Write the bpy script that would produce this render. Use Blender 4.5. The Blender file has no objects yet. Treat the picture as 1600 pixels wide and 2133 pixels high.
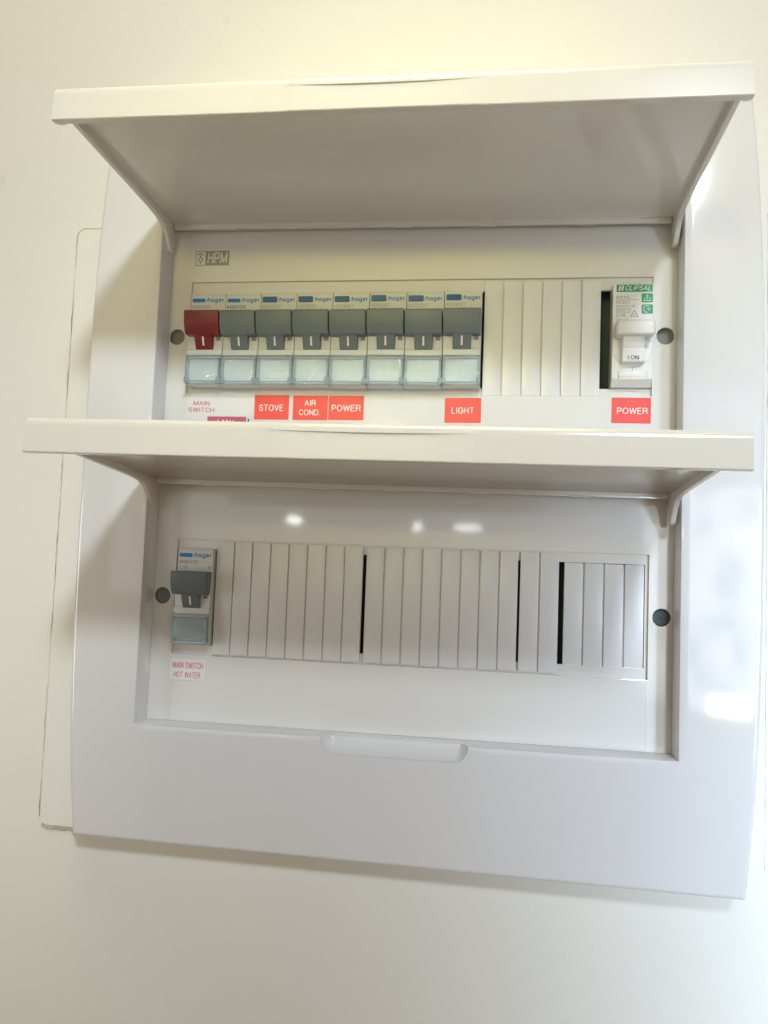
import bpy, bmesh, math, random
from mathutils import Vector, Matrix
random.seed(7)
S = 0.001                      # everything below is written in millimetres
sc = bpy.context.scene
col = sc.collection
R = math.radians

# ------------------------------------------------------------------ camera
cd = bpy.data.cameras.new("camera"); cam = bpy.data.objects.new("camera", cd); col.objects.link(cam)
yaw, pitch, roll = -0.1384, 0.0686, 0.0381
cy, sy, cp, sp, cr, sr = math.cos(yaw), math.sin(yaw), math.cos(pitch), math.sin(pitch), math.cos(roll), math.sin(roll)
fw = Vector((sy*cp, cy*cp, sp)); r0 = Vector((cy, -sy, 0)); u0 = r0.cross(fw)
rt = cr*r0 + sr*u0; up = -sr*r0 + cr*u0
mw = Matrix((rt, up, -fw)).transposed().to_4x4()
mw.translation = Vector((41.448, -369.102, -49.671))*S
cam.matrix_world = mw
cd.sensor_fit = 'VERTICAL'; cd.sensor_height = 24; cd.lens = 24*1652.26/2133
cd.clip_start = 0.01; cd.clip_end = 50
sc.camera = cam

# ------------------------------------------------------------------ world, lamps, exposure
w = bpy.data.worlds.new("World"); sc.world = w; w.use_nodes = True
wb = w.node_tree.nodes['Background']; wb.inputs[0].default_value = (1.0, 0.60, 0.22, 1); wb.inputs[1].default_value = 0.135

def area(name, loc, target, size, power, color, size_y=None, shape='RECTANGLE', spread=180):
    l = bpy.data.lights.new(name, 'AREA'); l.shape = shape; l.size = size; l.size_y = size_y or size
    l.energy = power; l.color = color; l.spread = R(spread)
    o = bpy.data.objects.new(name, l); col.objects.link(o); o.location = loc
    o.rotation_euler = (Vector(target)-Vector(loc)).to_track_quat('-Z', 'Y').to_euler()
    return o
# lamp up and to the right that throws the lid shadows
area("high_lamp", (0.34, -1.16, 0.72), (-0.06, 0.0, 0.06), 0.17, 0.86, (0.767, 0.878, 1), shape='DISK', spread=54)
# warm lamp overhead, grazing down the wall
area("ceiling_lamp", (-0.05, -0.36, 1.00), (0.0, 0.0, 0.10), 0.5, 4.7, (1, 0.915, 0.521), shape='DISK')
# daylight through the doorway to the right, behind the photographer
area("doorway_daylight", (0.68, -0.95, -0.15), (0.41, 0.0, -0.19), 0.24, 1.7, (0.588, 0.765, 1), 0.45, spread=36)
dl = area("window_daylight", (0.46, -0.90, -0.08), (0.10, 0.0, -0.08), 0.38, 0.65, (0.954, 0.985, 1), 0.34)
area("sunlit_lawn", (0.42, -0.885, -0.236), (0.12, 0.0, -0.10), 0.085, 0.056, (1, 0.893, 0.286), 0.030)
# bright open side of the veranda behind the photographer
area("open_veranda", (-0.1, -2.40, 0.21), (0.0, 0.0, 0.0), 2.6, 4, (0.825, 0.875, 1), 0.78)
# added fill lamps without a known source: warm on upper row, pale on left
area("upper_row_fill", (-0.20, -1.30, 0.185), (0.0, 0.0, 0.10), 0.10, 0.038, (1, 0.895, 0.289), spread=16)  # invented narrow beam that lifts the shaded upper faceplate
area("left_wall_fill", (-0.70, -0.50, -0.12), (-0.30, 0.0, -0.10), 0.30, 0.128, (0.898, 1, 0.977), spread=52)  # invented fill that brightens the wall and cover on the left
def doorway_view(l):
    l.use_nodes = True; nt = l.node_tree; em = nt.nodes['Emission']
    ge = nt.nodes.new('ShaderNodeNewGeometry')
    n = nt.nodes.new('ShaderNodeTexNoise'); n.inputs['Scale'].default_value = 6; n.inputs['Detail'].default_value = 5
    nt.links.new(ge.outputs['Parametric'], n.inputs['Vector'])
    r = nt.nodes.new('ShaderNodeValToRGB'); e = r.color_ramp.elements
    e[0].position = 0.36; e[0].color = (0.22, 0.36, 0.26, 1); e[1].position = 0.60; e[1].color = (1.5, 1.42, 1.52, 1)
    e2 = r.color_ramp.elements.new(0.47); e2.color = (0.86, 0.96, 0.98, 1)
    nt.links.new(n.outputs['Fac'], r.inputs['Fac']); nt.links.new(r.outputs['Color'], em.inputs['Color'])
doorway_view(dl.data)
# far small windows at the other end of the room
for x, z, sx, sz, p in ((-0.284, 0.021, 0.020, 0.010, 0.010), (-0.080, 0.016, 0.012, 0.013, 0.005), (0.000, 0.017, 0.040, 0.010, 0.010)):
    area("far_window", (x, -0.90, z), (x*0.2, 0, -0.03), sx, p, (0.96, 1, 1), sz)

sc.view_settings.view_transform = 'Standard'; sc.view_settings.look = 'None'
sc.view_settings.exposure = 0.22; sc.view_settings.gamma = 1.0
sc.cycles.use_denoising = True
sc.cycles.max_bounces = 10; sc.cycles.transparent_max_bounces = 16
sc.cycles.sample_clamp_indirect = 4.0

# ------------------------------------------------------------------ materials
def mat(name, c, rough=0.3, spec=0.5, var=0.03, bump=0.0, bscale=900.0, metallic=0.0, vscale=18.0, coat=0.0):
    m = bpy.data.materials.new(name); m.use_nodes = True
    nt = m.node_tree; b = nt.nodes['Principled BSDF']
    b.inputs['Roughness'].default_value = rough; b.inputs['Specular IOR Level'].default_value = spec
    b.inputs['Metallic'].default_value = metallic
    b.inputs['Coat Weight'].default_value = coat
    tc = nt.nodes.new('ShaderNodeTexCoord')
    n = nt.nodes.new('ShaderNodeTexNoise'); n.inputs['Scale'].default_value = vscale; n.inputs['Detail'].default_value = 4
    nt.links.new(tc.outputs['Object'], n.inputs['Vector'])
    cr_ = nt.nodes.new('ShaderNodeValToRGB')
    cr_.color_ramp.elements[0].position = 0.3; cr_.color_ramp.elements[1].position = 0.7
    cr_.color_ramp.elements[0].color = (*[max(0, x*(1-var)) for x in c], 1)
    cr_.color_ramp.elements[1].color = (*[min(1, x*(1+var)) for x in c], 1)
    nt.links.new(n.outputs['Fac'], cr_.inputs['Fac']); nt.links.new(cr_.outputs['Color'], b.inputs['Base Color'])
    if bump:
        n2 = nt.nodes.new('ShaderNodeTexNoise'); n2.inputs['Scale'].default_value = bscale; n2.inputs['Detail'].default_value = 3
        nt.links.new(tc.outputs['Object'], n2.inputs['Vector'])
        bp = nt.nodes.new('ShaderNodeBump'); bp.inputs['Strength'].default_value = bump; bp.inputs['Distance'].default_value = 0.0004
        nt.links.new(n2.outputs['Fac'], bp.inputs['Height']); nt.links.new(bp.outputs['Normal'], b.inputs['Normal'])
    return m

PLA = mat("white_plastic", (0.76, 0.742, 0.695), 0.06, 0.9, 0.012, 0.012, 160)
PLB = mat("cover_plastic", (0.75, 0.74, 0.725), 0.06, 0.9, 0.012, 0.02, 90)
PLC = mat("filler_plastic", (0.74, 0.73, 0.715), 0.30, 0.4, 0.02, 0.06, 700)
LIDM = mat("lid_plastic", (0.765, 0.745, 0.695), 0.14, 0.8, 0.012, 0.02, 120)
BRK = mat("breaker_plastic", (0.66, 0.66, 0.63), 0.38, 0.4, 0.02, 0.05, 1500)
RCB = mat("breaker_white_plastic", (0.78, 0.77, 0.74), 0.33, 0.45, 0.015, 0.03, 1500)
GREY = mat("grey_toggle_plastic", (0.145, 0.172, 0.192), 0.42, 0.4, 0.06, 0.08, 1800)
RED = mat("red_toggle_plastic", (0.19, 0.02, 0.024), 0.40, 0.4, 0.06, 0.08, 1800)
BLUE = mat("blue_print", (0.01, 0.20, 0.50), 0.4)
BLUEB = mat("blue_button_plastic", (0.012, 0.11, 0.27), 0.35)
INK = mat("black_print", (0.07, 0.07, 0.07), 0.6)
INKG = mat("grey_print", (0.33, 0.33, 0.30), 0.6)
BADGE = mat("badge_print", (0.30, 0.29, 0.22), 0.5)
BADGEL = mat("badge_light_print", (0.70, 0.69, 0.64), 0.4)
DARK = mat("dark_inside", (0.10, 0.13, 0.145), 0.7, 0.2)
SLOT = mat("slot_grey", (0.26, 0.26, 0.24), 0.7, 0.2)
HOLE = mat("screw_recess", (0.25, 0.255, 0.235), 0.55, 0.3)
STRED = mat("red_sticker", (0.88, 0.085, 0.07), 0.38, 0.4, 0.03)
STWHT = mat("white_sticker", (0.77, 0.76, 0.73), 0.4, 0.4, 0.02)
STTXT = mat("white_lettering", (0.86, 0.80, 0.76), 0.45)
REDTXT = mat("red_lettering", (0.68, 0.075, 0.065), 0.5)
CRIM = mat("crimson_print", (0.55, 0.085, 0.17), 0.45)
GREEN = mat("green_print", (0.02, 0.30, 0.12), 0.4)
GREENL = mat("pale_green_print", (0.42, 0.66, 0.50), 0.4)
CARD = mat("card_paper", (0.74, 0.73, 0.72), 0.55)
BEAD = mat("sealant", (0.56, 0.52, 0.38), 0.7, 0.2, 0.45, 0.4, 300, vscale=60)
PAPER = mat("torn_paper", (0.55, 0.50, 0.40), 0.8, 0.2, 0.3, 0.5, 600, vscale=120)
SCRAP = mat("screw_metal", (0.085, 0.115, 0.12), 0.35, metallic=0.3)

def glassy(name, tint, body, share):
    """clear tinted plastic: mostly see-through, a little milky, glossy"""
    m = bpy.data.materials.new(name); m.use_nodes = True; nt = m.node_tree
    out = nt.nodes['Material Output']; nt.nodes.remove(nt.nodes['Principled BSDF'])
    t = nt.nodes.new('ShaderNodeBsdfTransparent'); t.inputs[0].default_value = (*tint, 1)
    d = nt.nodes.new('ShaderNodeBsdfDiffuse'); d.inputs[0].default_value = (*body, 1)
    m0 = nt.nodes.new('ShaderNodeMixShader'); m0.inputs[0].default_value = share
    nt.links.new(t.outputs[0], m0.inputs[1]); nt.links.new(d.outputs[0], m0.inputs[2])
    g = nt.nodes.new('ShaderNodeBsdfGlossy'); g.inputs['Roughness'].default_value = 0.12
    fr = nt.nodes.new('ShaderNodeFresnel'); fr.inputs['IOR'].default_value = 1.35
    ns = nt.nodes.new('ShaderNodeTexNoise'); ns.inputs['Scale'].default_value = 350
    bp = nt.nodes.new('ShaderNodeBump'); bp.inputs['Strength'].default_value = 0.12; bp.inputs['Distance'].default_value = 0.0003
    nt.links.new(ns.outputs['Fac'], bp.inputs['Height']); nt.links.new(bp.outputs['Normal'], g.inputs['Normal'])
    mx = nt.nodes.new('ShaderNodeMixShader')
    nt.links.new(fr.outputs[0], mx.inputs[0]); nt.links.new(m0.outputs[0], mx.inputs[1]); nt.links.new(g.outputs[0], mx.inputs[2])
    nt.links.new(mx.outputs[0], out.inputs[0]); return m
CLEAR = glassy("clear_blue_plastic", (0.95, 0.985, 0.99), (0.74, 0.81, 0.835), 0.18)
CLEARE = glassy("clear_blue_edge", (0.945, 0.985, 0.992), (0.72, 0.84, 0.88), 0.24)

def wall_material(name, c):
    m = mat(name, c, 0.55, 0.3, 0.02, 0.0, vscale=5.0)
    nt = m.node_tree; b = nt.nodes['Principled BSDF']
    tc = nt.nodes.new('ShaderNodeTexCoord')
    a = nt.nodes.new('ShaderNodeTexNoise'); a.inputs['Scale'].default_value = 420; a.inputs['Detail'].default_value = 5
    a2 = nt.nodes.new('ShaderNodeTexNoise'); a2.inputs['Scale'].default_value = 28; a2.inputs['Detail'].default_value = 3
    for q in (a, a2): nt.links.new(tc.outputs['Object'], q.inputs['Vector'])
    ad = nt.nodes.new('ShaderNodeMath'); ad.operation = 'MULTIPLY_ADD'; ad.inputs[1].default_value = 3.0
    nt.links.new(a2.outputs['Fac'], ad.inputs[0]); nt.links.new(a.outputs['Fac'], ad.inputs[2])
    bp = nt.nodes.new('ShaderNodeBump'); bp.inputs['Strength'].default_value = 0.12; bp.inputs['Distance'].default_value = 0.0006
    nt.links.new(ad.outputs[0], bp.inputs['Height']); nt.links.new(bp.outputs['Normal'], b.inputs['Normal'])
    # sparse dark scuffs and specks
    ramp = [x for x in nt.nodes if x.type == 'VALTORGB'][0]
    s1 = nt.nodes.new('ShaderNodeTexNoise'); s1.inputs['Scale'].default_value = 75; s1.inputs['Detail'].default_value = 2
    nt.links.new(tc.outputs['Object'], s1.inputs['Vector'])
    s2 = nt.nodes.new('ShaderNodeTexNoise'); s2.inputs['Scale'].default_value = 14; s2.inputs['Detail'].default_value = 1
    mp = nt.nodes.new('ShaderNodeMapping'); mp.inputs['Location'].default_value = (3.1, 1.7, 0.4)
    nt.links.new(tc.outputs['Object'], mp.inputs['Vector']); nt.links.new(mp.outputs['Vector'], s2.inputs['Vector'])
    mu = nt.nodes.new('ShaderNodeMath'); mu.operation = 'MULTIPLY'
    nt.links.new(s1.outputs['Fac'], mu.inputs[0]); nt.links.new(s2.outputs['Fac'], mu.inputs[1])
    r2 = nt.nodes.new('ShaderNodeMapRange'); r2.inputs['From Min'].default_value = 0.45; r2.inputs['From Max'].default_value = 0.56
    r2.inputs['To Max'].default_value = 0.2
    nt.links.new(mu.outputs[0], r2.inputs['Value'])
    mx = nt.nodes.new('ShaderNodeMixRGB'); mx.inputs[2].default_value = (0.33, 0.29, 0.24, 1)
    nt.links.new(r2.outputs[0], mx.inputs[0]); nt.links.new(ramp.outputs['Color'], mx.inputs[1])
    nt.links.new(mx.outputs[0], b.inputs['Base Color'])
    return m
WALL = wall_material("wall_paint", (0.785, 0.758, 0.672))
PANEL = wall_material("panel_paint", (0.785, 0.758, 0.678))

# ------------------------------------------------------------------ helpers
def link(name, me, parent=None, loc=(0, 0, 0), sharp=18, smooth=True):
    o = bpy.data.objects.new(name, me); col.objects.link(o)
    if parent: o.parent = parent
    o.location = Vector(loc)*S
    if smooth and len(me.polygons):
        for p in me.polygons: p.use_smooth = True
        me.set_sharp_from_angle(angle=R(sharp))
    return o

def mesh_of(bm, name, *mats):
    bmesh.ops.recalc_face_normals(bm, faces=bm.faces)
    for v in bm.verts: v.co *= S
    me = bpy.data.meshes.new(name); bm.to_mesh(me); bm.free()
    for m in mats: me.materials.append(m)
    return me

def b_box(bm, x0, x1, y0, y1, z0, z1, bev=0.0, mi=0, seg=2):
    r = bmesh.ops.create_cube(bm, size=1.0)
    vs = r['verts']
    for v in vs:
        v.co = Vector(((x0+x1)/2+v.co.x*(x1-x0), (y0+y1)/2+v.co.y*(y1-y0), (z0+z1)/2+v.co.z*(z1-z0)))
    fs = set(f for v in vs for f in v.link_faces)
    for f in fs: f.material_index = mi
    if bev > 0:
        es = list(set(e for v in vs for e in v.link_edges))
        bmesh.ops.bevel(bm, geom=es, offset=bev, segments=seg, affect='EDGES', profile=0.6)

def b_prof(bm, pts, x0, x1, bev=0.0, mi=0):
    """closed (y,z) profile swept from x0 to x1"""
    a = [bm.verts.new((x0, y, z)) for y, z in pts]; b = [bm.verts.new((x1, y, z)) for y, z in pts]
    fs = [bm.faces.new(a), bm.faces.new(b[::-1])]
    n = len(pts)
    for i in range(n): fs.append(bm.faces.new((a[i], a[(i+1) % n], b[(i+1) % n], b[i])))
    for f in fs: f.material_index = mi
    bmesh.ops.recalc_face_normals(bm, faces=fs)
    if bev > 0:
        es = list(set(e for f in fs[:2] for e in f.edges))
        bmesh.ops.bevel(bm, geom=es, offset=bev, segments=2, affect='EDGES', profile=0.6)

def box(name, m, parent, x0, x1, y0, y1, z0, z1, bev=0.0, loc=(0, 0, 0)):
    bm = bmesh.new(); b_box(bm, x0, x1, y0, y1, z0, z1, bev)
    return link(name, mesh_of(bm, name, m), parent, loc)

def flat(outer, holes, y0, y1, bev=0.0, mi_mats=()):
    """plate in the XZ plane from outlines (lists of x,z), front at y0, back at y1"""
    cu = bpy.data.curves.new("outline", 'CURVE'); cu.dimensions = '2D'; cu.fill_mode = 'BOTH'
    cu.extrude = max(0.0, abs(y1-y0)/2-bev); cu.bevel_depth = bev; cu.offset = -bev; cu.bevel_resolution = 1
    for ring in [outer]+list(holes):
        sp_ = cu.splines.new('POLY'); sp_.points.add(len(ring)-1)
        for p, (x, z) in zip(sp_.points, ring): p.co = (x, z, 0, 1)
        sp_.use_cyclic_u = True
    o = bpy.data.objects.new("outline", cu); col.objects.link(o)
    bpy.context.view_layer.update()
    me = bpy.data.meshes.new_from_object(o.evaluated_get(bpy.context.evaluated_depsgraph_get()))
    bpy.data.objects.remove(o); bpy.data.curves.remove(cu)
    for v in me.vertices:
        x, z, d = v.co; v.co = Vector((x, (y0+y1)/2-d, z))*S
    me.materials.clear()
    bm = bmesh.new(); bm.from_mesh(me); bmesh.ops.remove_doubles(bm, verts=bm.verts, dist=1e-7)
    bmesh.ops.recalc_face_normals(bm, faces=bm.faces); bm.to_mesh(me); bm.free()
    for m in mi_mats: me.materials.append(m)
    return me

def rrect(x0, x1, z0, z1, r, n=5):
    pts = []
    for cx, cz, a0 in ((x1-r, z1-r, 0), (x0+r, z1-r, 90), (x0+r, z0+r, 180), (x1-r, z0+r, 270)):
        for k in range(n+1):
            a = R(a0+90*k/n); pts.append((cx+r*math.cos(a), cz+r*math.sin(a)))
    return pts
def circle(cx, cz, r, n=40): return [(cx+r*math.cos(2*math.pi*k/n), cz+r*math.sin(2*math.pi*k/n)) for k in range(n)]
def rect(x0, x1, z0, z1): return [(x0, z0), (x1, z0), (x1, z1), (x0, z1)]

def _arc(cx, cz, rx, rz, a0, a1, n=10):
    return [(cx+rx*math.cos(R(a0+(a1-a0)*k/n)), cz+rz*math.sin(R(a0+(a1-a0)*k/n))) for k in range(n+1)]
_S = [(.56, .78)]+_arc(.3, .76, .26, .24, 5, 180)+_arc(.3, .68, .26, .16, 185, 250, 4)+_arc(.31, .32, .27, .20, 65, 0, 5)+_arc(.31, .25, .27, .25, -5, -180)+[(.03, .23)]
GLYPH = {   # letter: width, centre lines of its strokes (height 1)
 'A': (.66, [[(0, 0), (.33, 1), (.66, 0)], [(.12, .33), (.54, .33)]]),
 'B': (.58, [[(0, 0), (0, 1), (.32, 1)]+_arc(.32, .76, .22, .24, 90, -90)+[(.02, .52)], [(0, .52)]+_arc(.33, .26, .25, .26, 90, -90)+[(0, 0)]]),
 'C': (.64, [[(.63, .70)]+_arc(.34, .5, .34, .5, 38, 322, 22)+[(.63, .30)]]),
 'D': (.62, [[(0, 0), (0, 1), (.26, 1)]+_arc(.26, .5, .36, .5, 90, -90, 16)+[(0, 0)]]),
 'E': (.52, [[(.52, 1), (0, 1), (0, 0), (.53, 0)], [(0, .53), (.48, .53)]]),
 'G': (.68, [[(.64, .72)]+_arc(.34, .5, .34, .5, 40, 290, 20)+[(.58, .1), (.67, .24), (.67, .47), (.38, .47)]]),
 'H': (.60, [[(0, 0), (0, 1)], [(.6, 0), (.6, 1)], [(0, .53), (.6, .53)]]),
 'I': (.02, [[(.01, 0), (.01, 1)]]),
 'K': (.6, [[(0, 0), (0, 1)], [(.58, 1), (0, .38)], [(.2, .6), (.6, 0)]]),
 'L': (.48, [[(0, 1), (0, 0), (.48, 0)]]),
 'M': (.76, [[(0, 0), (0, 1), (.38, .08), (.76, 1), (.76, 0)]]),
 'N': (.60, [[(0, 0), (0, 1), (.6, 0), (.6, 1)]]),
 'O': (.72, [_arc(.36, .5, .36, .5, 90, 450, 28)]),
 'P': (.56, [[(0, 0), (0, 1), (.3, 1)]+_arc(.3, .73, .26, .27, 90, -90)+[(0, .46)]]),
 'R': (.60, [[(0, 0), (0, 1), (.32, 1)]+_arc(.32, .75, .25, .25, 90, -90)+[(0, .5)], [(.34, .5), (.53, .38), (.56, .12), (.6, 0)]]),
 'S': (.58, [_S]),
 'T': (.60, [[(0, 1), (.6, 1)], [(.3, 1), (.3, 0)]]),
 'V': (.64, [[(0, 1), (.32, 0), (.64, 1)]]),
 'W': (.94, [[(0, 1), (.22, 0), (.47, .97), (.72, 0), (.94, 1)]]),
 'X': (.62, [[(0, 0), (.62, 1)], [(0, 1), (.62, 0)]]),
 '0': (.52, [_arc(.26, .5, .26, .5, 90, 450, 22)]),
 '1': (.30, [[(0, .74), (.2, .84), (.26, 1), (.26, 0)]]),
 '2': (.54, [[(.02, .7)]+_arc(.27, .72, .25, .28, 170, -35, 10)+[(.02, .02), (.54, .02)]]),
 '3': (.54, [[(.02, .75)]+_arc(.27, .76, .24, .24, 175, -85, 10)+_arc(.27, .26, .27, .26, 85, -175, 12)+[(0, .25)]]),
 '5': (.54, [[(.5, 1), (.1, 1), (.05, .5)]+_arc(.27, .33, .27, .33, 130, -165, 14)+[(0, .22)]]),
 '6': (.54, [[(.52, .78)]+_arc(.28, .7, .25, .3, 20, 150, 6)+[(.02, .4)]+_arc(.28, .32, .26, .32, 180, -180, 20)]),
 '9': (.54, [[(.02, .2)]+_arc(.26, .3, .25, .3, 200, 330, 6)+[(.52, .6)]+_arc(.26, .68, .26, .32, 0, 360, 20)]),
 '.': (.04, [[(.02, 0), (.02, .09)]]),
 ':': (.04, [[(.02, .06), (.02, .2)], [(.02, .5), (.02, .64)]]),
 ' ': (.22, []),
 'h': (.46, [[(0, 0), (0, 1)], [(0, .45)]+_arc(.23, .42, .23, .26, 150, 0, 8)+[(.46, 0)]]),
 'a': (.46, [_arc(.23, .33, .23, .33, 60, 330, 16), [(.46, .68), (.46, 0)]]),
 'g': (.46, [_arc(.23, .33, .23, .33, 60, 330, 16), [(.46, .68), (.46, -.1)]+_arc(.23, -.08, .23, .2, 0, -150, 8)]),
 'e': (.46, [[(.01, .36), (.46, .36)]+_arc(.23, .33, .23, .33, 10, 315, 18)]),
 'r': (.24, [[(0, 0), (0, .68)], [(0, .42)]+_arc(.2, .40, .2, .26, 150, 80, 5)]),
 'm': (.7, [[(0, 0), (0, .68)], [(0, .45)]+_arc(.17, .44, .17, .22, 150, 0, 8)+[(.34, 0)], [(.34, .45)]+_arc(.52, .44, .18, .22, 150, 0, 8)+[(.7, 0)]]),
}
def text_mesh(s, x0, x1, z0, z1, y, m, bold=0.0, slant=0.0):
    """flat sans serif lettering fitted to the box x0..x1, z0..z1 at depth y; bold is the extra stroke weight"""
    th = 0.135+bold
    runs, cx = [], 0.0
    for ch in s:
        wd, st = GLYPH[ch]
        for p in st: runs.append([(cx+a+slant*b, b) for a, b in p])
        cx += wd+th+0.115
    xs = [a for r in runs for a, b in r]; zs_ = [b for r in runs for a, b in r]
    ax, bx_, az, bz = min(xs)-th/2, max(xs)+th/2, min(zs_)-th/2, max(zs_)+th/2
    fx, fz = (x1-x0)/(bx_-ax), (z1-z0)/(bz-az)
    bm = bmesh.new()
    split = []
    for r in runs:
        cur = [r[0]]
        for k in range(1, len(r)):
            cur.append(r[k])
            if k < len(r)-1:
                d1 = (Vector(r[k])-Vector(r[k-1])).normalized(); d2 = (Vector(r[k+1])-Vector(r[k])).normalized()
                if d1.dot(d2) < 0.62:
                    # square corners get a butt of half a stroke so that the corner fills
                    e = 0.5*th*abs(d1.x*d2.y-d1.y*d2.x)
                    cur[-1] = tuple(Vector(r[k])+d1*e); split.append(cur); cur = [tuple(Vector(r[k])-d2*0.0)]
        split.append(cur)
    runs = split
    for i, r in enumerate(runs):
        closed = len(r) > 6 and abs(r[0][0]-r[-1][0])+abs(r[0][1]-r[-1][1]) < 1e-6
        if closed: r = r[:-1]
        L_, R_ = [], []
        n = len(r)
        for k in range(n):
            p = Vector(r[k]); d1 = d2 = None
            if k > 0 or closed: d1 = (p-Vector(r[k-1])).normalized()
            if k < n-1 or closed: d2 = (Vector(r[(k+1) % n])-p).normalized()
            d1 = d1 or d2; d2 = d2 or d1
            t = d1+d2
            t = t.normalized() if t.length > 1e-4 else d1
            nn = Vector((-t.y, t.x)); c = max(0.45, nn.dot(Vector((-d1.y, d1.x))))
            off = nn*(th/2/c)
            for lst, q in ((L_, p+off), (R_, p-off)):
                q.y = min(max(q.y, az), bz)
                lst.append(bm.verts.new((x0+(q.x-ax)*fx, y-0.003*(i % 6), z0+(q.y-az)*fz)))
        m_ = n if closed else n-1
        for k in range(m_):
            j = (k+1) % n
            try: bm.faces.new((L_[k], R_[k], R_[j], L_[j]))
            except ValueError: pass
    bm.normal_update()
    for f in bm.faces:
        if f.normal.y > 0: f.normal_flip()
    for v in bm.verts: v.co *= S
    me = bpy.data.meshes.new("lettering"); bm.to_mesh(me); bm.free(); me.materials.append(m)
    return me

def join_meshes(name, meshes):
    """one mesh out of several, materials kept"""
    bm = bmesh.new(); mats = []
    for me in meshes:
        n0 = len(bm.faces); bm.from_mesh(me); bm.faces.ensure_lookup_table()
        for m in me.materials:
            if m not in mats: mats.append(m)
        for f in bm.faces[n0:]: f.material_index = mats.index(me.materials[f.material_index])
    out = bpy.data.meshes.new(name); bm.to_mesh(out); bm.free()
    for m in mats: out.materials.append(m)
    return out

def tag(o, label, cat, group=None):
    o['label'] = label; o['category'] = cat
    if group: o['group'] = group
    return o
def thing(name, label, cat, loc=(0, 0, 0), group=None):
    o = bpy.data.objects.new(name, None); col.objects.link(o); o.empty_display_size = 0.01
    o.location = Vector(loc)*S
    return tag(o, label, cat, group)
def kids(o): return [c for c in bpy.data.objects if c.parent == o]
def copy_tree(o, parent=None):
    c = o.copy(); col.objects.link(c); c.parent = parent
    for ch in kids(o): copy_tree(ch, c)
    return c

# ------------------------------------------------------------------ the setting: wall
WY = 2.5
CUT = (-128, 128, -140, 104)
wall = link("wall", flat(rect(-1500, 1500, -1300, 1500), [rect(*CUT)], WY, WY+90, 0, (WALL,)), smooth=False); wall['kind'] = 'structure'

# painted backing panel round which the sealant has cracked
bp_ = thing("backing_panel", "flat cream backing panel on the wall behind the switchboard, its cracked sealant edge showing", "panel", (0, WY, -30))
out = []
for x, z in rrect(-174.1, 161.0, -181.4, 116.9, 4.0, 5): out.append((x, z+30))
pm = flat(out, [[(CUT[0], CUT[2]+30), (CUT[1], CUT[2]+30), (CUT[1], CUT[3]+30), (CUT[0], CUT[3]+30)]], -0.9, 0.3, 0.25, (PANEL,)); link("panel_sheet", pm, bp_)
def tube(pts, rad, m, name, parent, flatn=0.5):
    bm = bmesh.new(); rings = []
    for i, p in enumerate(pts):
        a = pts[max(0, i-1)]; b = pts[min(len(pts)-1, i+1)]
        t = (Vector((b[0]-a[0], 0, b[1]-a[1]))).normalized(); nrm = Vector((-t.z, 0, t.x)); r = rad*(0.75+0.5*random.random())
        rings.append([bm.verts.new(Vector((p[0], 0, p[1]))+nrm*r*math.cos(k*math.pi/3)+Vector((0, -1, 0))*r*flatn*math.sin(k*math.pi/3)) for k in range(6)])
    for a, b in zip(rings, rings[1:]):
        for k in range(6): bm.faces.new((a[k], a[(k+1) % 6], b[(k+1) % 6], b[k]))
    return link(name, mesh_of(bm, name, m), parent)
pts = [(-150.0, 147.2)]
x = -152
while x > -169.6: pts.append((x, 147.2+random.uniform(-.1, .1))); x -= 2
for k in range(6): pts.append((-170.4-4*math.sin(R(18*k)), 143.2+4*math.cos(R(18*k))))
z = 141
while z > -151: pts.append((-174.4+random.uniform(-.16, .16), z)); z -= random.uniform(2, 5)
tube(pts, 0.75, BEAD, "sealant_bead", bp_)
pts = [(163.9, 149)]; z = 145
pts = [(161.2+random.uniform(-.1, .1), 148-4*k) for k in range(74)]
tube(pts, 0.3, BEAD, "sealant_bead", bp_)
# torn paper along the bottom edge
top, bot = [], []
x = -173.0
while x < -147:
    top.append((x, -150.9)); bot.append((x, -152.4-random.random()*1.3-(1.8 if -156.6 < x < -155.2 else 0)+(0.8 if x < -170 else 0))); x += 0.8
pmesh = flat(bot+top[::-1], [], -0.8, 0.0, 0.0, (PAPER,)); link("torn_paper_edge", pmesh, bp_)

# ------------------------------------------------------------------ the switchboard
sb = thing("switchboard", "white two row switchboard with both hinged lids propped open on a cream wall", "switchboard", (0, 0, 0))
RX = 121.4
HOLES = ((0.5, 117.0), (-127.0, -10.0))
def halfw(z):
    t = abs((z+3.8)/176.0); return 155.6-6.4*t**3
def fronty(x, z):
    a = max(0, (abs(x)-RX)/34.0); b = max(0, (abs(z+3.8)-123)/53.0)
    return -14.0+0.5*a*a+1.2*b*b
zs = set([0.5, 117.0, -127.0, -10.0, 172.2, -180.0])
k = -178
while k < 172: zs.add(k); k += 6.0
zs = sorted(z for z in zs if all(abs(z-h) > 1.5 or z == h for h in (0.5, 117.0, -127.0, -10.0, 172.2, -180.0)))
fr = [0, 0.12, 0.3, 0.5, 0.7, 0.85, 0.94, 1.0]
def xcols(z):
    wv = halfw(z); outer = [RX+(wv-RX)*f for f in fr]
    inner = [RX*(i/8.0) for i in range(-7, 8)]
    return [-v for v in outer[::-1]]+inner+outer
nx = len(xcols(0)); i0 = len(fr)-1; i1 = nx-len(fr)
bm = bmesh.new(); V = {}
for j, z in enumerate(zs):
    for i, x in enumerate(xcols(z)): V[i, j] = bm.verts.new((x, fronty(x, z), z-max(0.0, (-150-z)/30)*1.1*(x/150+1)))
def in_hole(i, j):
    zc = (zs[j]+zs[j+1])/2
    return i0 <= i < i1 and any(a < zc < b for a, b in HOLES)
B = {}
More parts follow.
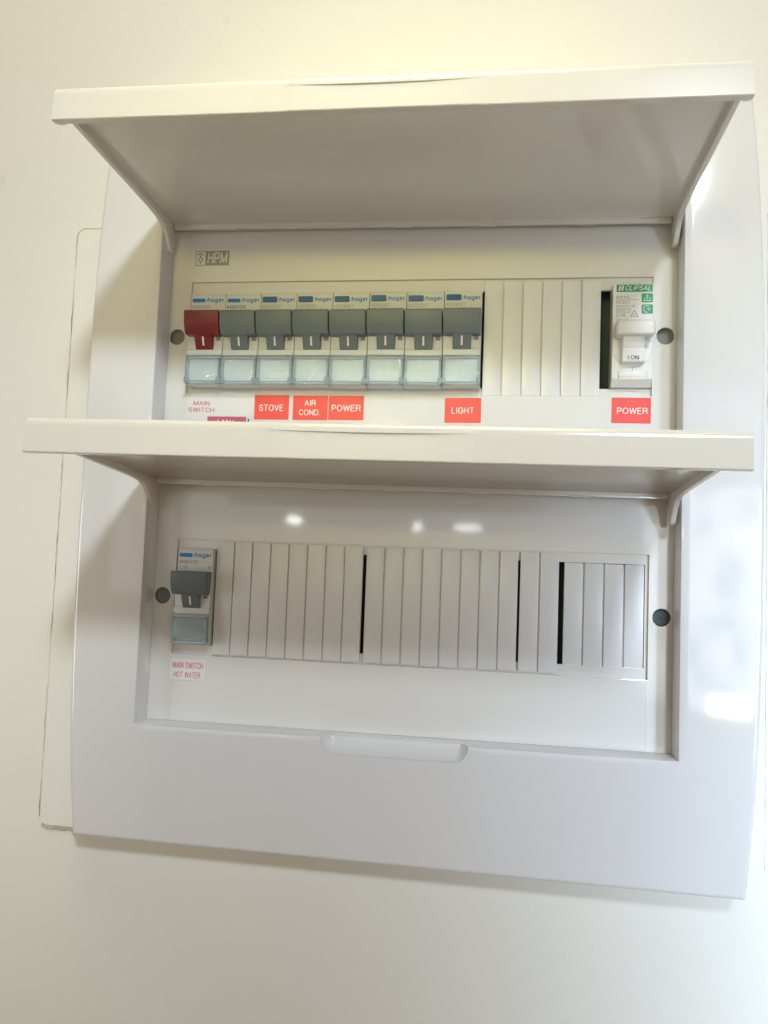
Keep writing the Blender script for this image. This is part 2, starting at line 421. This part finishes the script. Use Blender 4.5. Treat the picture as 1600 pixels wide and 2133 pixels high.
def back(k):
    if k not in B:
        v = V[k]; hole = abs(v.co.x) < RX+0.01 and any(a-0.01 <= v.co.z <= b+0.01 for a, b in HOLES)
        B[k] = bm.verts.new((v.co.x, WY-0.5 if not hole else WY-0.5, v.co.z))
    return B[k]
front = []
for i in range(nx-1):
    for j in range(len(zs)-1):
        if in_hole(i, j): continue
        front.append(bm.faces.new((V[i, j], V[i+1, j], V[i+1, j+1], V[i, j+1])))
        ks = [(i, j), (i+1, j), (i+1, j+1), (i, j+1)]
        bm.faces.new([back(k) for k in ks[::-1]])
        for (a, b, di, dj) in ((ks[0], ks[1], 0, -1), (ks[1], ks[2], 1, 0), (ks[2], ks[3], 0, 1), (ks[3], ks[0], -1, 0)):
            ii, jj = i+di, j+dj
            if ii < 0 or jj < 0 or ii >= nx-1 or jj >= len(zs)-1 or in_hole(ii, jj):
                bm.faces.new((V[b], V[a], back(a), back(b)))
bm.normal_update()
# round the outer rim and ease the recess edges
outer_e, inner_e = [], []
fset = set(front)
for e in bm.edges:
    nf = [f for f in e.link_faces if f in fset]
    if len(nf) == 1 and len(e.link_faces) == 2:
        mid = (e.verts[0].co+e.verts[1].co)/2
        hole = abs(mid.x) < RX+0.05 and any(a-0.05 <= mid.z <= b+0.05 for a, b in HOLES)
        (inner_e if hole else outer_e).append(e)
bmesh.ops.bevel(bm, geom=outer_e, offset=5.5, segments=6, affect='EDGES', profile=0.5, clamp_overlap=True)
inner_e = [e for e in inner_e if e.is_valid]
bmesh.ops.bevel(bm, geom=inner_e, offset=0.45, segments=2, affect='EDGES', profile=0.5, clamp_overlap=True)
cover = link("cover", mesh_of(bm, "cover", PLB), sb)
# finger scoop below each window, cut out of the cover
def scoop_cutter(zc):
    bm = bmesh.new(); bmesh.ops.create_uvsphere(bm, u_segments=32, v_segments=24, radius=1)
    for v in bm.verts:
        ex = 26.5 if v.co.x > 0 else -26.5
        if abs(v.co.x) < 1e-6: ex = 0
        v.co = Vector((v.co.x*6.5+ex, -14.2+v.co.y*7.5, zc+v.co.z*7.2))
    return link("cutter", mesh_of(bm, "cutter"), smooth=False)
for zc in (-127.2, 0.3):
    c = scoop_cutter(zc); md = cover.modifiers.new("cut", 'BOOLEAN'); md.object = c; md.operation = 'DIFFERENCE'; md.solver = 'EXACT'
    bpy.context.view_layer.update()
    nm = bpy.data.meshes.new_from_object(cover.evaluated_get(bpy.context.evaluated_depsgraph_get()))
    cover.modifiers.clear(); cover.data = nm; bpy.data.objects.remove(c)
nm.materials.clear(); nm.materials.append(PLB)
for p in nm.polygons: p.use_smooth = True; p.material_index = 0
nm.set_sharp_from_angle(angle=R(28))

# the two escutcheons: plate with device window and screw recesses
def escutcheon(z0, z1, wz0, wz1, sz0, sz1, hz, label):
    zc = (wz0+wz1)/2
    hs = [circle(-117.0, hz, 3.95), circle(116.5, hz, 3.95)]
    me = flat(rect(-121.36, 121.36, z0, z1), [rect(-110.8, 110.8, wz0, wz1)]+hs, 0.0, 2.2, 0.12, (PLA,))
    o = link("escutcheon", me, sb); o['label'] = label
    # recessed shelf inside the window, slotted for the devices
    me = flat(rect(-113, 113, wz0-2, wz1+2), [rect(-110.6, 109.4 if hz < 0 else 110.6, sz0, sz1)], 1.7, 3.2, 0.1, (PLA,))
    link("window_shelf", me, o)
    for hx in (-117.0, 116.5):
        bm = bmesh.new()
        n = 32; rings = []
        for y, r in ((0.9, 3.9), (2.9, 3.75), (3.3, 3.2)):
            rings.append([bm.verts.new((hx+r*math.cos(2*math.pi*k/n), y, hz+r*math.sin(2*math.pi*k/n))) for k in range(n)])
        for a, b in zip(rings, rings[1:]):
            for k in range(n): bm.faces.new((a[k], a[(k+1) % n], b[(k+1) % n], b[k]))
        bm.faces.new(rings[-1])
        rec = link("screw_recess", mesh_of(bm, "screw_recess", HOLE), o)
        if hz < 0 and hx > 0:       # a screw still sits in this recess
            bm = bmesh.new(); bmesh.ops.create_cone(bm, cap_ends=True, segments=24, radius1=3.6, radius2=3.4, depth=1.0, matrix=Matrix.Translation((hx+0.1, 2.4, hz)) @ Matrix.Rotation(R(90), 4, 'X'))
            b_box(bm, hx-1.5, hx+2.1, 1.65, 1.95, hz-0.45, hz+0.05); b_box(bm, hx+0.05, hx+0.55, 1.65, 1.95, hz-2.0, hz+1.6)
            link("screw", mesh_of(bm, "screw", SCRAP), rec)
    bx = box("back_box", DARK, o, -124, 124, 13, 16, sz0-30, sz1+16)
    return o
esc_u = escutcheon(0.55, 114.5, 32.0, 87.9, 35.8, 82.2, 60.1, "upper white faceplate with a small grey maker's badge")
esc_l = escutcheon(-126.95, -13.6, -95.6, -40.0, -90.7, -44.5, -67.7, "lower white faceplate with mostly blank positions")
# thin raised field below the lower window
for sx in (-110.7, 110.5): box("mould_line", PLA, esc_l, sx, sx+0.3, -0.16, 0.05, -126.4, -96.0, 0.05)
# badge with plug mark and letters
ms = [flat(rect(-109.6, -92.2, 96.2, 103.6), [], -0.20, -0.10, 0, (BADGE,)),
      flat(rect(-109.2, -104.4, 96.6, 103.2), [], -0.24, -0.19, 0, (BADGEL,)),
      text_mesh("HPM", -103.4, -92.9, 97.0, 103.0, -0.25, BADGEL, 0.02, 0.12),
      flat([(-108.6, 101.6), (-107.2, 102.8), (-107.0, 102.4), (-108.2, 101.2)], [], -0.27, -0.24, 0, (BADGE,)),
      flat([(-105.2, 101.6), (-106.6, 102.8), (-106.8, 102.4), (-105.6, 101.2)], [], -0.27, -0.24, 0, (BADGE,)),
      flat(circle(-107.0, 99.2, 1.35, 16), [circle(-107.0, 99.2, 0.75, 16)], -0.27, -0.24, 0, (BADGE,)),
      flat(rect(-107.3, -106.7, 100.0, 102.0), [], -0.27, -0.24, 0, (BADGE,)),
      flat(rect(-107.3, -106.7, 97.1, 98.2), [], -0.27, -0.24, 0, (BADGE,))]
link("brand_badge", join_meshes("brand_badge", ms), esc_u, smooth=False)

# lids: a shallow tray hinged at its top edge, hanging lip with a finger scoop
def make_lid(hz, ang, label, dx=0.0, dy=0.0, roll=0.0):
    # local: u = outwards (-Y), w = up
    root_me = bmesh.new()
    b_box(root_me, -RX+0.6, RX-0.6, -101, -3.0, 3.2, 5.4, 0.3)                 # panel
    prof = [(-102, 5.4), (-102, 0.3), (-30, 0.2), (-20, -0.2), (-15, -1.4), (-11, -4.2), (-8, -7.8), (-5.6, -10.0), (-3.4, -10.6), (-1.6, -9.6), (-1.0, -7), (-1.0, 5.0)]
    for s in (-1, 1):
        a, b = (s*(RX-0.4), s*(RX-2.6)); b_prof(root_me, prof, min(a, b), max(a, b), 0.35)
    b_box(root_me, -RX+3.2, RX-3.2, -4.6, -2.6, 0.9, 5.2, 0.3)                 # rear rail
    # mould steps along the rear rail and the lip's inner edge
    for x0 in (-95, -42, -8, 31, 76): b_box(root_me, x0, x0+8, -4.8, -3.2, 0.45, 1.4, 0.1)
    panel = link("lid", mesh_of(root_me, "lid", LIDM), sb, (dx, dy, hz)); panel.rotation_euler = (-R(ang), R(roll), 0)
    panel['label'] = label
    # lip, front surface as a fine grid
    bm = bmesh.new()
    xs = [-RX-0.2+(2*RX+0.4)*i/120 for i in range(121)]
    wt, wb, wc = 7.0, -5.6, 4.1
    rows = [wt-0.7, wt-1.5, None, None, 3.0, 2.0, 0.9, -0.6, -2.2, -3.6, -4.7, wb+0.3]
    def fy(x, w, low):
        y = -109.0+0.045*(wt-w)*-1.0+0.5
        if abs(x) < 33 and low:
            q = 1-(x/33.0)**2
            d = (w-wb)/(wc-wb); y += 0.75*q*max(0, d)**1.6
        if abs(x) < 33.2: y -= 0.35
        if w > wt-0.9: y += 0.35
        return y
    g = []
    for ri, wv in enumerate(rows):
        row = []
        for x in xs:
            q = max(0, 1-(x/33.0)**2); crease = wc-0.35*q
            if wv is None: ww, low = (crease+0.04, False) if ri == 2 else (crease-0.04, True)
            else: ww, low = wv, ri > 2
            row.append(bm.verts.new((x, fy(x, ww, low), ww)))
        g.append(row)
    topf = [bm.verts.new((x, -107.6, wt)) for x in xs]; topb = [bm.verts.new((x, -101.0, 5.3)) for x in xs]
    botf = [bm.verts.new((x, fy(x, wb, True)+0.3, wb)) for x in xs]
    botb = [bm.verts.new((x, -106.0, wb+0.1)) for x in xs]; inb = [bm.verts.new((x, -105.6, 3.3)) for x in xs]; inc = [bm.verts.new((x, -101.0, 3.4)) for x in xs]
    loops = [topb, topf]+g+[botf, botb, inb, inc, topb]
    for a, b in zip(loops, loops[1:]):
        for i in range(len(xs)-1): bm.faces.new((a[i], a[i+1], b[i+1], b[i]))
    for i in (0, -1): bm.faces.new([l[i] for l in loops[:-1]])
    # ears: ends of the lip return towards the tray
    for s in (-1, 1):
        a, b = s*(RX+0.15), s*(RX-2.2)
        b_prof(bm, [(-106.4, 6.0), (-106.4, wb+0.15), (-103.5, wb+1.2), (-101.4, 0.2), (-101.0, 5.2)], min(a, b), max(a, b), 0.2)
    lip = link("lid_lip", mesh_of(bm, "lid_lip", LIDM), panel, sharp=40)
    return panel
make_lid(110.9, 1.0, "upper lid standing straight out above the row of breakers", -0.8, -1.2, 0.38)
make_lid(-15.9, 3.35, "lower lid tilted up in front of the sticker row", -1.3, -4.2, 0.33)

# ------------------------------------------------------------------ miniature circuit breakers
def body_mesh(wd):
    bm = bmesh.new()
    b_prof(bm, [(7, 22.9), (-4.6, 22.9), (-5.0, 22.5), (-5.0, 11.8), (-5.6, 6.0), (-6.4, 1.0), (-6.4, -5.0), (-7.0, -5.6), (-7.0, -8.0), (-5.6, -8.4), (-5.6, -21.6), (-4.6, -22.9), (7, -22.9)], -wd/2, wd/2, 0.28)
    return mesh_of(bm, "body", BRK)
BODY = body_mesh(17.45)
def toggle_mesh(wd, m):
    bm = bmesh.new()
    b_prof(bm, [(-4, 11.9), (-13.6, 12.0), (-14.1, 11.4), (-13.7, 6.6), (-12.4, 3.0), (-11.2, 1.2), (-10.4, 0.9), (-5, 1.1)], -wd/2, wd/2, 0.35)
    b_prof(bm, [(-5, 3.0), (-10.9, 2.6), (-10.2, 0.9), (-8.9, -2.2), (-7.6, -4.6), (-6.8, -5.7), (-5, -5.7)], -4.25, 4.25, 0.2)
    return mesh_of(bm, "toggle", m)
TOG_G = toggle_mesh(17.15, GREY); TOG_R = toggle_mesh(17.15, RED); TOG_S = toggle_mesh(17.0, GREY)
def mark_mesh():
    bm = bmesh.new()
    b_prof(bm, [(-10.05, 0.0), (-9.95, 0.1), (-8.35, -3.8), (-8.45, -3.9)], -0.42, 0.42)
    return mesh_of(bm, "on_mark", STTXT)
MARK = mark_mesh()
def slot_mesh():
    bm = bmesh.new(); b_box(bm, 5.5, 7.6, -6.50, -6.0, -0.9, 1.0)
    me = mesh_of(bm, "indicator_slot", SLOT); return me
SLOTM = slot_mesh()
def cover_meshes():
    bm = bmesh.new()
    b_box(bm, -8.3, 8.3, -8.6, -8.1, -20.6, -10.2, 0.2)
    pane = mesh_of(bm, "label_window", CLEAR)
    bm = bmesh.new()
    b_box(bm, -8.6, 8.6, -8.8, -5.9, -10.0, -8.7, 0.2)
    b_box(bm, -8.6, 8.6, -8.8, -5.9, -22.4, -20.8, 0.3)
    b_box(bm, -8.65, -7.6, -8.7, -5.9, -20.7, -10.1, 0.2); b_box(bm, 7.6, 8.65, -8.7, -5.9, -20.7, -10.1, 0.2)
    fr_ = mesh_of(bm, "window_frame", CLEARE)
    bm = bmesh.new()
    for s in (-1, 1): b_box(bm, s*8.0-0.95, s*8.0+0.95, -9.1, -6.0, -22.0, -19.4, 0.25)
    cl = mesh_of(bm, "window_clip", CLEARE)
    bm = bmesh.new(); b_box(bm, -7.4, 7.4, -6.0, -5.7, -20.4, -10.4)
    ins = mesh_of(bm, "label_insert", STWHT)
    return pane, fr_, cl, ins
PANE, FRAME, CLIP, INSERT = cover_meshes()
INSERT_BARE = INSERT.copy(); INSERT_BARE.materials.clear(); INSERT_BARE.materials.append(mat("bare_label_slot", (0.36, 0.37, 0.33), 0.5))
def brand_meshes(kind):
    # printed bar or raised test button, brand lettering
    if kind == 'bar': b = flat(rrect(-8.0, -1.6, 18.6, 20.5, 0.6, 3), [], -5.08, -4.99, 0, (BLUE,))
    else: b = flat(rrect(-8.0, -1.0, 18.4, 21.1, 0.5, 3), [], -5.7, -4.8, 0.15, (BLUEB,))
    x0 = -1.3 if kind == 'bar' else -0.5
    t = text_mesh(":hager", x0, 8.1, 18.1, 21.0, -5.06, BLUE, 0.06)
    return b, t
BAR, BRANDT = brand_meshes('bar'); BUT, BRANDT2 = brand_meshes('button')

def breaker(label, xc, zc, tog, kind, code, small=None, group="modular circuit breakers", ink=None, yoff=0.0, insert=None):
    t = thing("circuit_breaker", label, "circuit breaker", (xc, yoff, zc), group)
    link("body", BODY, t)
    g = link("toggle", tog, t); link("on_mark", MARK, g, smooth=False)
    link("indicator_slot", SLOTM, t, smooth=False)
    wdw = link("label_window", PANE, t); link("window_frame", FRAME, wdw); link("window_clip", CLIP, wdw)
    link("label_insert", insert or INSERT, t, smooth=False)
    if kind == 'bar': link("brand_bar", BAR, t, smooth=False); link("brand_lettering", BRANDT, t, smooth=False)
    else: link("test_button", BUT, t); link("brand_lettering", BRANDT2, t, smooth=False)
    ink = ink or INKG
    ms = [text_mesh(code, -8.0, 1.2 if len(code) < 8 else 4.4, 15.4, 17.2, -5.06, ink, 0.004)]
    if small:
        ms.append(text_mesh(small, -8.0, -3.6, 12.6, 14.5, -5.06, ink, 0.004))
        ms.append(text_mesh("13", 6.4, 7.9, 13.0, 14.6, -5.06, INK, 0.01))
    link("type_lettering", join_meshes("type_lettering", ms), t, smooth=False)
    return t
PX, X8 = 17.74, 33.25
specs = [("red toggled breaker at the start of the upper row", TOG_R, 'bar', "MSN163R", "C63", INKG),
         ("grey breaker with dark MSN125 print, directly right of the red toggled one", TOG_G, 'bar', "MSN125", "C25", INK),
         ("grey breaker with blue test button, directly above the STOVE sticker", TOG_G, 'button', "ADC925T", None, None),
         ("grey breaker with blue test button, directly above the AIR COND. sticker", TOG_G, 'button', "ADC925T", None, None),
         ("grey breaker marked ADC916T, directly above the upper POWER sticker beside AIR COND.", TOG_G, 'button', "ADC916T", None, None),
         ("grey breaker just right of the ADC916T one, no sticker beneath it", TOG_G, 'button', "ADC925T", None, None),
         ("grey breaker just left of the ADC910T one, no sticker beneath it", TOG_G, 'button', "ADC925T", None, None),
         ("grey breaker marked ADC910T, above the LIGHT sticker and beside the blank fillers", TOG_G, 'button', "ADC910T", None, None)]
dy = [0.15, -0.1, 0.0, 0.1, -0.1, 0.3, 0.0, 0.5]
for k, (lb, tg, kd, code, sm, ik) in enumerate(specs):
    breaker(lb, X8-PX*(7-k)-PX/2, 57.15+dy[k]*0.6, tg, kd, code, sm, ink=ik, yoff=random.uniform(-.12, .12))
breaker("lone grey breaker in the lower row above the MAIN SWITCH HOT WATER sticker", -100.0, -67.3, TOG_S, 'bar', "MSN116", "C16", yoff=1.8, insert=INSERT_BARE)

# the white earth leakage breaker at the end of the upper row
rc = thing("residual_current_breaker", "all white breaker with green logo and I.ON lever, beside the wide dark gap", "circuit breaker", (101.3, 0, 59.8))
bm = bmesh.new()
b_prof(bm, [(7, 23.6), (-3.6, 23.6), (-4.0, 23.2), (-4.0, -20.6), (-1.0, -23.8), (7, -23.8)], -8.85, 8.85, 0.4)
b_prof(bm, [(0, 6.5), (-4.6, 6.0), (-5.4, 2), (-5.6, -8), (-5.4, -12.0), (-4.4, -14.0), (0, -14)], -5.3, 5.4, 0.3)
link("body", mesh_of(bm, "body", RCB), rc)
# round boss behind the lever
me = flat(circle(0.0, -6.6, 8.75, 48), [], -4.5, -3.0, 0.25, (RCB,))
for v in me.vertices: v.co.x = max(-8.7*S, min(8.7*S, v.co.x))
link("pivot_boss", me, rc)
bm = bmesh.new()
b_box(bm, -8.4, 8.4, -14.2, -5.0, -2.9, 3.9, 2.0, seg=5)
b_prof(bm, [(-5, -1), (-11.0, -1.0), (-9.5, -4.5), (-8.4, -7.0), (-7.9, -7.3), (-7.9, -7.8), (-8.5, -8.0), (-8.0, -13.5), (-7.2, -14.0), (-5, -14)], -4.9, 4.6, 0.25)
lev = link("lever", mesh_of(bm, "lever", RCB), rc)
link("lever_lettering", text_mesh("I.ON", -2.6, 2.3, -12.8, -10.9, -8.36, INK, 0.012), lev, smooth=False)
link("logo_plate", join_meshes("logo_plate", [flat(rrect(-7.4, 8.6, 19.6, 23.0, 0.4, 3), [], -4.10, -3.98, 0, (GREEN,)),
     text_mesh("CLIPSAL", -3.5, 7.8, 20.2, 22.6, -4.13, BADGEL, 0.03, 0.25),
     flat([(-6.6, 20.2), (-5.8, 20.2), (-5.3, 22.6), (-6.1, 22.6)], [], -4.15, -4.10, 0, (BADGEL,)),
     flat([(-5.4, 20.2), (-4.5, 20.2), (-4.0, 22.6), (-4.9, 22.6)], [], -4.15, -4.10, 0, (BADGEL,))]), rc, smooth=False)
def house_icon():
    return [flat(rrect(3.7, 8.7, 14.6, 18.9, 0.6, 4), [], -4.10, -3.98, 0, (GREEN,)),
            flat([(4.5, 15.3), (7.9, 15.3), (7.9, 15.7), (4.5, 15.7)], [], -4.14, -4.09, 0, (GREENL,)),
            flat([(6.2, 18.4), (5.6, 17.4), (6.0, 17.4), (6.0, 16.2), (6.4, 16.2), (6.4, 17.4), (6.8, 17.4)], [], -4.14, -4.09, 0, (GREENL,)),
            flat([(4.7, 16.0), (5.1, 16.0), (5.4, 16.9), (5.0, 16.9)], [], -4.14, -4.09, 0, (GREENL,)),
            flat([(7.3, 16.0), (7.7, 16.0), (7.4, 16.9), (7.0, 16.9)], [], -4.14, -4.09, 0, (GREENL,))]
def hand_icon():
    return [flat(rrect(3.8, 8.8, 9.4, 13.7, 0.6, 4), [], -4.10, -3.98, 0, (GREEN,)),
            flat([(4.6, 13.1), (6.4, 13.3), (7.2, 12.6), (6.9, 12.4), (6.3, 12.9), (5.0, 12.8), (4.9, 11.2), (5.6, 10.2), (6.6, 10.2), (6.6, 9.9), (5.4, 9.8), (4.5, 11.1)], [], -4.14, -4.09, 0, (GREENL,)),
            flat([(6.0, 11.7), (7.8, 11.4), (7.8, 11.7), (6.4, 12.1)], [], -4.14, -4.09, 0, (GREENL,)),
            flat([(6.4, 11.2), (7.4, 10.6), (7.5, 10.8), (6.6, 11.4)], [], -4.14, -4.09, 0, (GREENL,))]
link("protection_symbol", join_meshes("protection_symbol", house_icon()), rc, smooth=False)
link("protection_symbol", join_meshes("protection_symbol", hand_icon()), rc, smooth=False)
ms = [text_mesh("MAX9", -7.4, -1.7, 16.5, 17.9, -4.05, INKG, 0.03), flat(rect(-7.4, 2.8, 15.9, 16.1), [], -4.06, -3.99, 0, (INKG,)),
      text_mesh("RCBO", -7.4, -1.5, 14.0, 15.5, -4.05, INKG, 0.0), text_mesh("MX9R3116", -7.4, 1.0, 12.4, 13.5, -4.05, INKG, 0.0),
      flat(rect(-7.4, -0.9, 10.0, 11.9), [rect(-7.25, -1.05, 10.15, 11.75)], -4.06, -3.99, 0, (INKG,)), flat(rect(-2.5, -2.35, 10.0, 11.9), [], -4.07, -3.99, 0, (INKG,)),
      text_mesh("6000", -6.8, -3.2, 10.4, 11.5, -4.05, INKG, 0.0), text_mesh("3", -2.1, -1.4, 10.4, 11.5, -4.05, INKG, 0.0),
      text_mesh("C16", -7.3, -3.3, 8.0, 9.5, -4.05, INKG, 0.03), text_mesh("30mA", -7.3, -2.0, 5.8, 7.2, -4.05, INKG, 0.02),
      flat([(-1.3, 8.0), (2.6, 8.0), (0.9, 11.0), (0.5, 11.0)], [[(-0.7, 8.3), (2.0, 8.3), (0.7, 10.6)]], -4.06, -3.99, 0, (INKG,)),
      flat([(0.0, 9.2), (0.5, 8.6), (1.4, 9.7), (1.2, 9.8), (0.5, 9.0), (0.15, 9.35)], [], -4.06, -3.99, 0, (INKG,))]
link("rating_lettering", join_meshes("rating_lettering", ms), rc, smooth=False)
# test tab with its seams at the bottom
bm = bmesh.new(); b_box(bm, -5.9, 6.4, -4.7, -2.0, -19.9, -17.4, 0.2)
b_prof(bm, [(-2, -19.9), (-4.5, -19.9), (-4.3, -20.8), (-1.8, -23.2), (-1, -23.2)], -5.7, 6.0, 0.15)
link("terminal_flap", mesh_of(bm, "terminal_flap", RCB), rc)
link("flap_seam", join_meshes("flap_seam", [flat(rect(0.1, 0.3, -17.3, -14.0), [], -4.05, -3.99, 0, (INKG,)), flat(rect(-6.1, 6.6, -17.4, -17.2), [], -4.05, -3.99, 0, (INKG,)),
     flat(rect(-6.15, -5.95, -20.4, -17.4), [], -4.05, -3.99, 0, (INKG,)), flat(rect(6.4, 6.6, -20.4, -17.4), [], -4.05, -3.99, 0, (INKG,))]), rc, smooth=False)

# ------------------------------------------------------------------ pole fillers
def filler_mesh(wd, z0, z1, notch=True):
    bm = bmesh.new(); h = wd/2-0.33
    b_box(bm, -h, h, -0.25, 1.6, z0, z1, 0.22)
    me = mesh_of(bm, "filler", PLC); return me
def strip(label, x0, pitch, n, z0, z1, y, group="pole filler strips"):
    zc = (z0+z1)/2
    t = thing("filler_strip", label, "filler strip", (x0+pitch*n/2, y, zc), group)
    me = filler_mesh(pitch, z0-zc, z1-zc)
    for k in range(n):
        link("filler", me, t, (pitch*(k-(n-1)/2), random.uniform(-.05, .05), random.uniform(-.12, .12)))
    # thin backing web joining the fillers
    box("backing_web", PLC, t, -pitch*n/2+0.3, pitch*n/2-0.3, 0.95, 1.55, z0-zc+0.3, z1-zc-0.3)
    return t
strip("six white fillers closing the upper window beside the LIGHT breaker", 33.86, 9.0, 6, 31.9, 86.2, 0.0)
strip("eight white fillers next to the lone breaker of the lower row", -90.75, 9.0, 8, -94.6, -40.8, 0.0)
strip("eight white fillers in the middle of the lower row, between two dark gaps", -17.6, 8.86, 8, -94.6, -40.8, 0.0)
strip("pair of white fillers standing between thin dark gaps of the lower row", 53.75, 8.95, 2, -94.6, -40.8, 0.0)
strip("four short white fillers sunk at the right end of the lower row", 73.6, 8.95, 4, -90.9, -44.6, 2.0)

# ------------------------------------------------------------------ stickers
def sticker(name, label, x0, x1, z0, z1, m, lines, tm, group, rot=0.0, y=-0.02, bold=0.012):
    xc, zc = (x0+x1)/2, (z0+z1)/2
    o = link(name, flat(rrect(x0-xc, x1-xc, z0-zc, z1-zc, 0.3, 3), [], -0.14, 0.0, 0.03, (m,)), None, (xc, y, zc))
    o.rotation_euler = (0, R(rot), 0)
    tag(o, label, "sticker", group)
    for s, a, b, c, d in lines:
        link("lettering", text_mesh(s, a-xc, b-xc, c-zc, d-zc, -0.19, tm, bold), o, smooth=False)
    return o
G = "stickers under the upper breakers"
sticker("circuit_sticker", "white sticker reading MAIN SWITCH in red on two lines, no HOT WATER", -110.0, -93.0, 19.5, 29.9, STWHT, [("MAIN", -106.5, -98.3, 25.7, 28.0), ("SWITCH", -108.9, -95.7, 22.5, 24.8)], REDTXT, G, 0.4, bold=0.0)
sticker("circuit_sticker", "red sticker reading STOVE", -75.5, -58.3, 19.2, 31.2, STRED, [("STOVE", -73.1, -60.9, 23.4, 26.6)], STTXT, G, -0.3)
sticker("circuit_sticker", "red sticker reading AIR COND. on two lines", -56.3, -39.1, 19.2, 31.2, STRED, [("AIR", -50.6, -45.0, 26.1, 29.0), ("COND.", -53.2, -42.9, 21.5, 24.4)], STTXT, G, -0.2)
sticker("circuit_sticker", "red sticker reading POWER, touching the AIR COND. sticker", -38.8, -21.6, 19.4, 31.2, STRED, [("POWER", -37.2, -23.1, 23.6, 26.8)], STTXT, G, -0.2)
sticker("circuit_sticker", "red sticker reading LIGHT", 17.0, 34.0, 18.8, 30.6, STRED, [("LIGHT", 20.2, 30.8, 23.1, 26.2)], STTXT, G, -0.4)
sticker("circuit_sticker", "red sticker reading POWER, under the all white breaker at the far end", 93.2, 110.6, 19.6, 31.4, STRED, [("POWER", 95.6, 109.2, 23.8, 26.8)], STTXT, G, 0.2)
sticker("circuit_sticker", "white sticker reading MAIN SWITCH HOT WATER in narrow red letters", -110.9, -93.0, -107.6, -97.4, STWHT, [("MAIN SWITCH", -109.6, -94.5, -102.1, -99.0), ("HOT WATER", -108.8, -95.6, -106.5, -103.6)], REDTXT, "stickers under the upper breakers", 0.3, y=-0.24, bold=0.008)
# plain patch of white tape between MAIN SWITCH and STOVE
t = link("blank_sticker", flat(rrect(-9.0, 8.6, -6, 6, 0.3, 3), [], -0.10, 0, 0.03, (STWHT,)), None, (-84.4, -0.02, 26.5)); tag(t, "blank white sticker beside the STOVE sticker", "sticker")

# card tucked in behind the lower lid, crimson header just showing
cdm = bmesh.new(); xs = [-118.5+42*i/20 for i in range(21)]
rows = []
for zz in (20.9, 10.0, 2.5):
    rows.append([cdm.verts.new((x, -1.0-1.3*max(0, (-98-x)/20)**2 if zz > 15 else -0.8, zz-0.25*(0.5+0.5*math.sin((x+118)*0.12)))) for x in xs])
rows2 = [[cdm.verts.new(v.co+Vector((0, 0.25, 0))) for v in r] for r in rows]
for a, b in zip(rows, rows[1:]):
    for i in range(20): cdm.faces.new((a[i], a[i+1], b[i+1], b[i]))
for a, b in zip(rows2, rows2[1:]):
    for i in range(20): cdm.faces.new((a[i], b[i], b[i+1], a[i+1]))
for i in range(20): cdm.faces.new((rows[0][i], rows2[0][i], rows2[0][i+1], rows[0][i+1])); cdm.faces.new((rows[2][i], rows[2][i+1], rows2[2][i+1], rows2[2][i]))
card = link("circuit_card", mesh_of(cdm, "circuit_card", CARD)); tag(card, "white card with a crimson header, mostly hidden behind the lower lid", "card")
link("crimson_header", join_meshes("crimson_header", [flat(rect(-98.6, -79.0, 15.5, 20.2), [], -1.25, -1.08, 0, (CRIM,))]), card, smooth=False)
link("header_mark", join_meshes("header_mark", [flat(rect(x_, x_+w_, 17.4, 18.55), [], -1.3, -1.24, 0, (STTXT,)) for x_, w_ in ((-93.4, 0.5), (-91.0, 0.9), (-89.1, 0.9), (-87.3, 0.5), (-85.6, 0.4))]), card, smooth=False)
link("small_mark", flat(rect(-78.2, -77.5, 17.6, 19.3), [], -1.25, -1.08, 0, (INK,)), card, smooth=False)
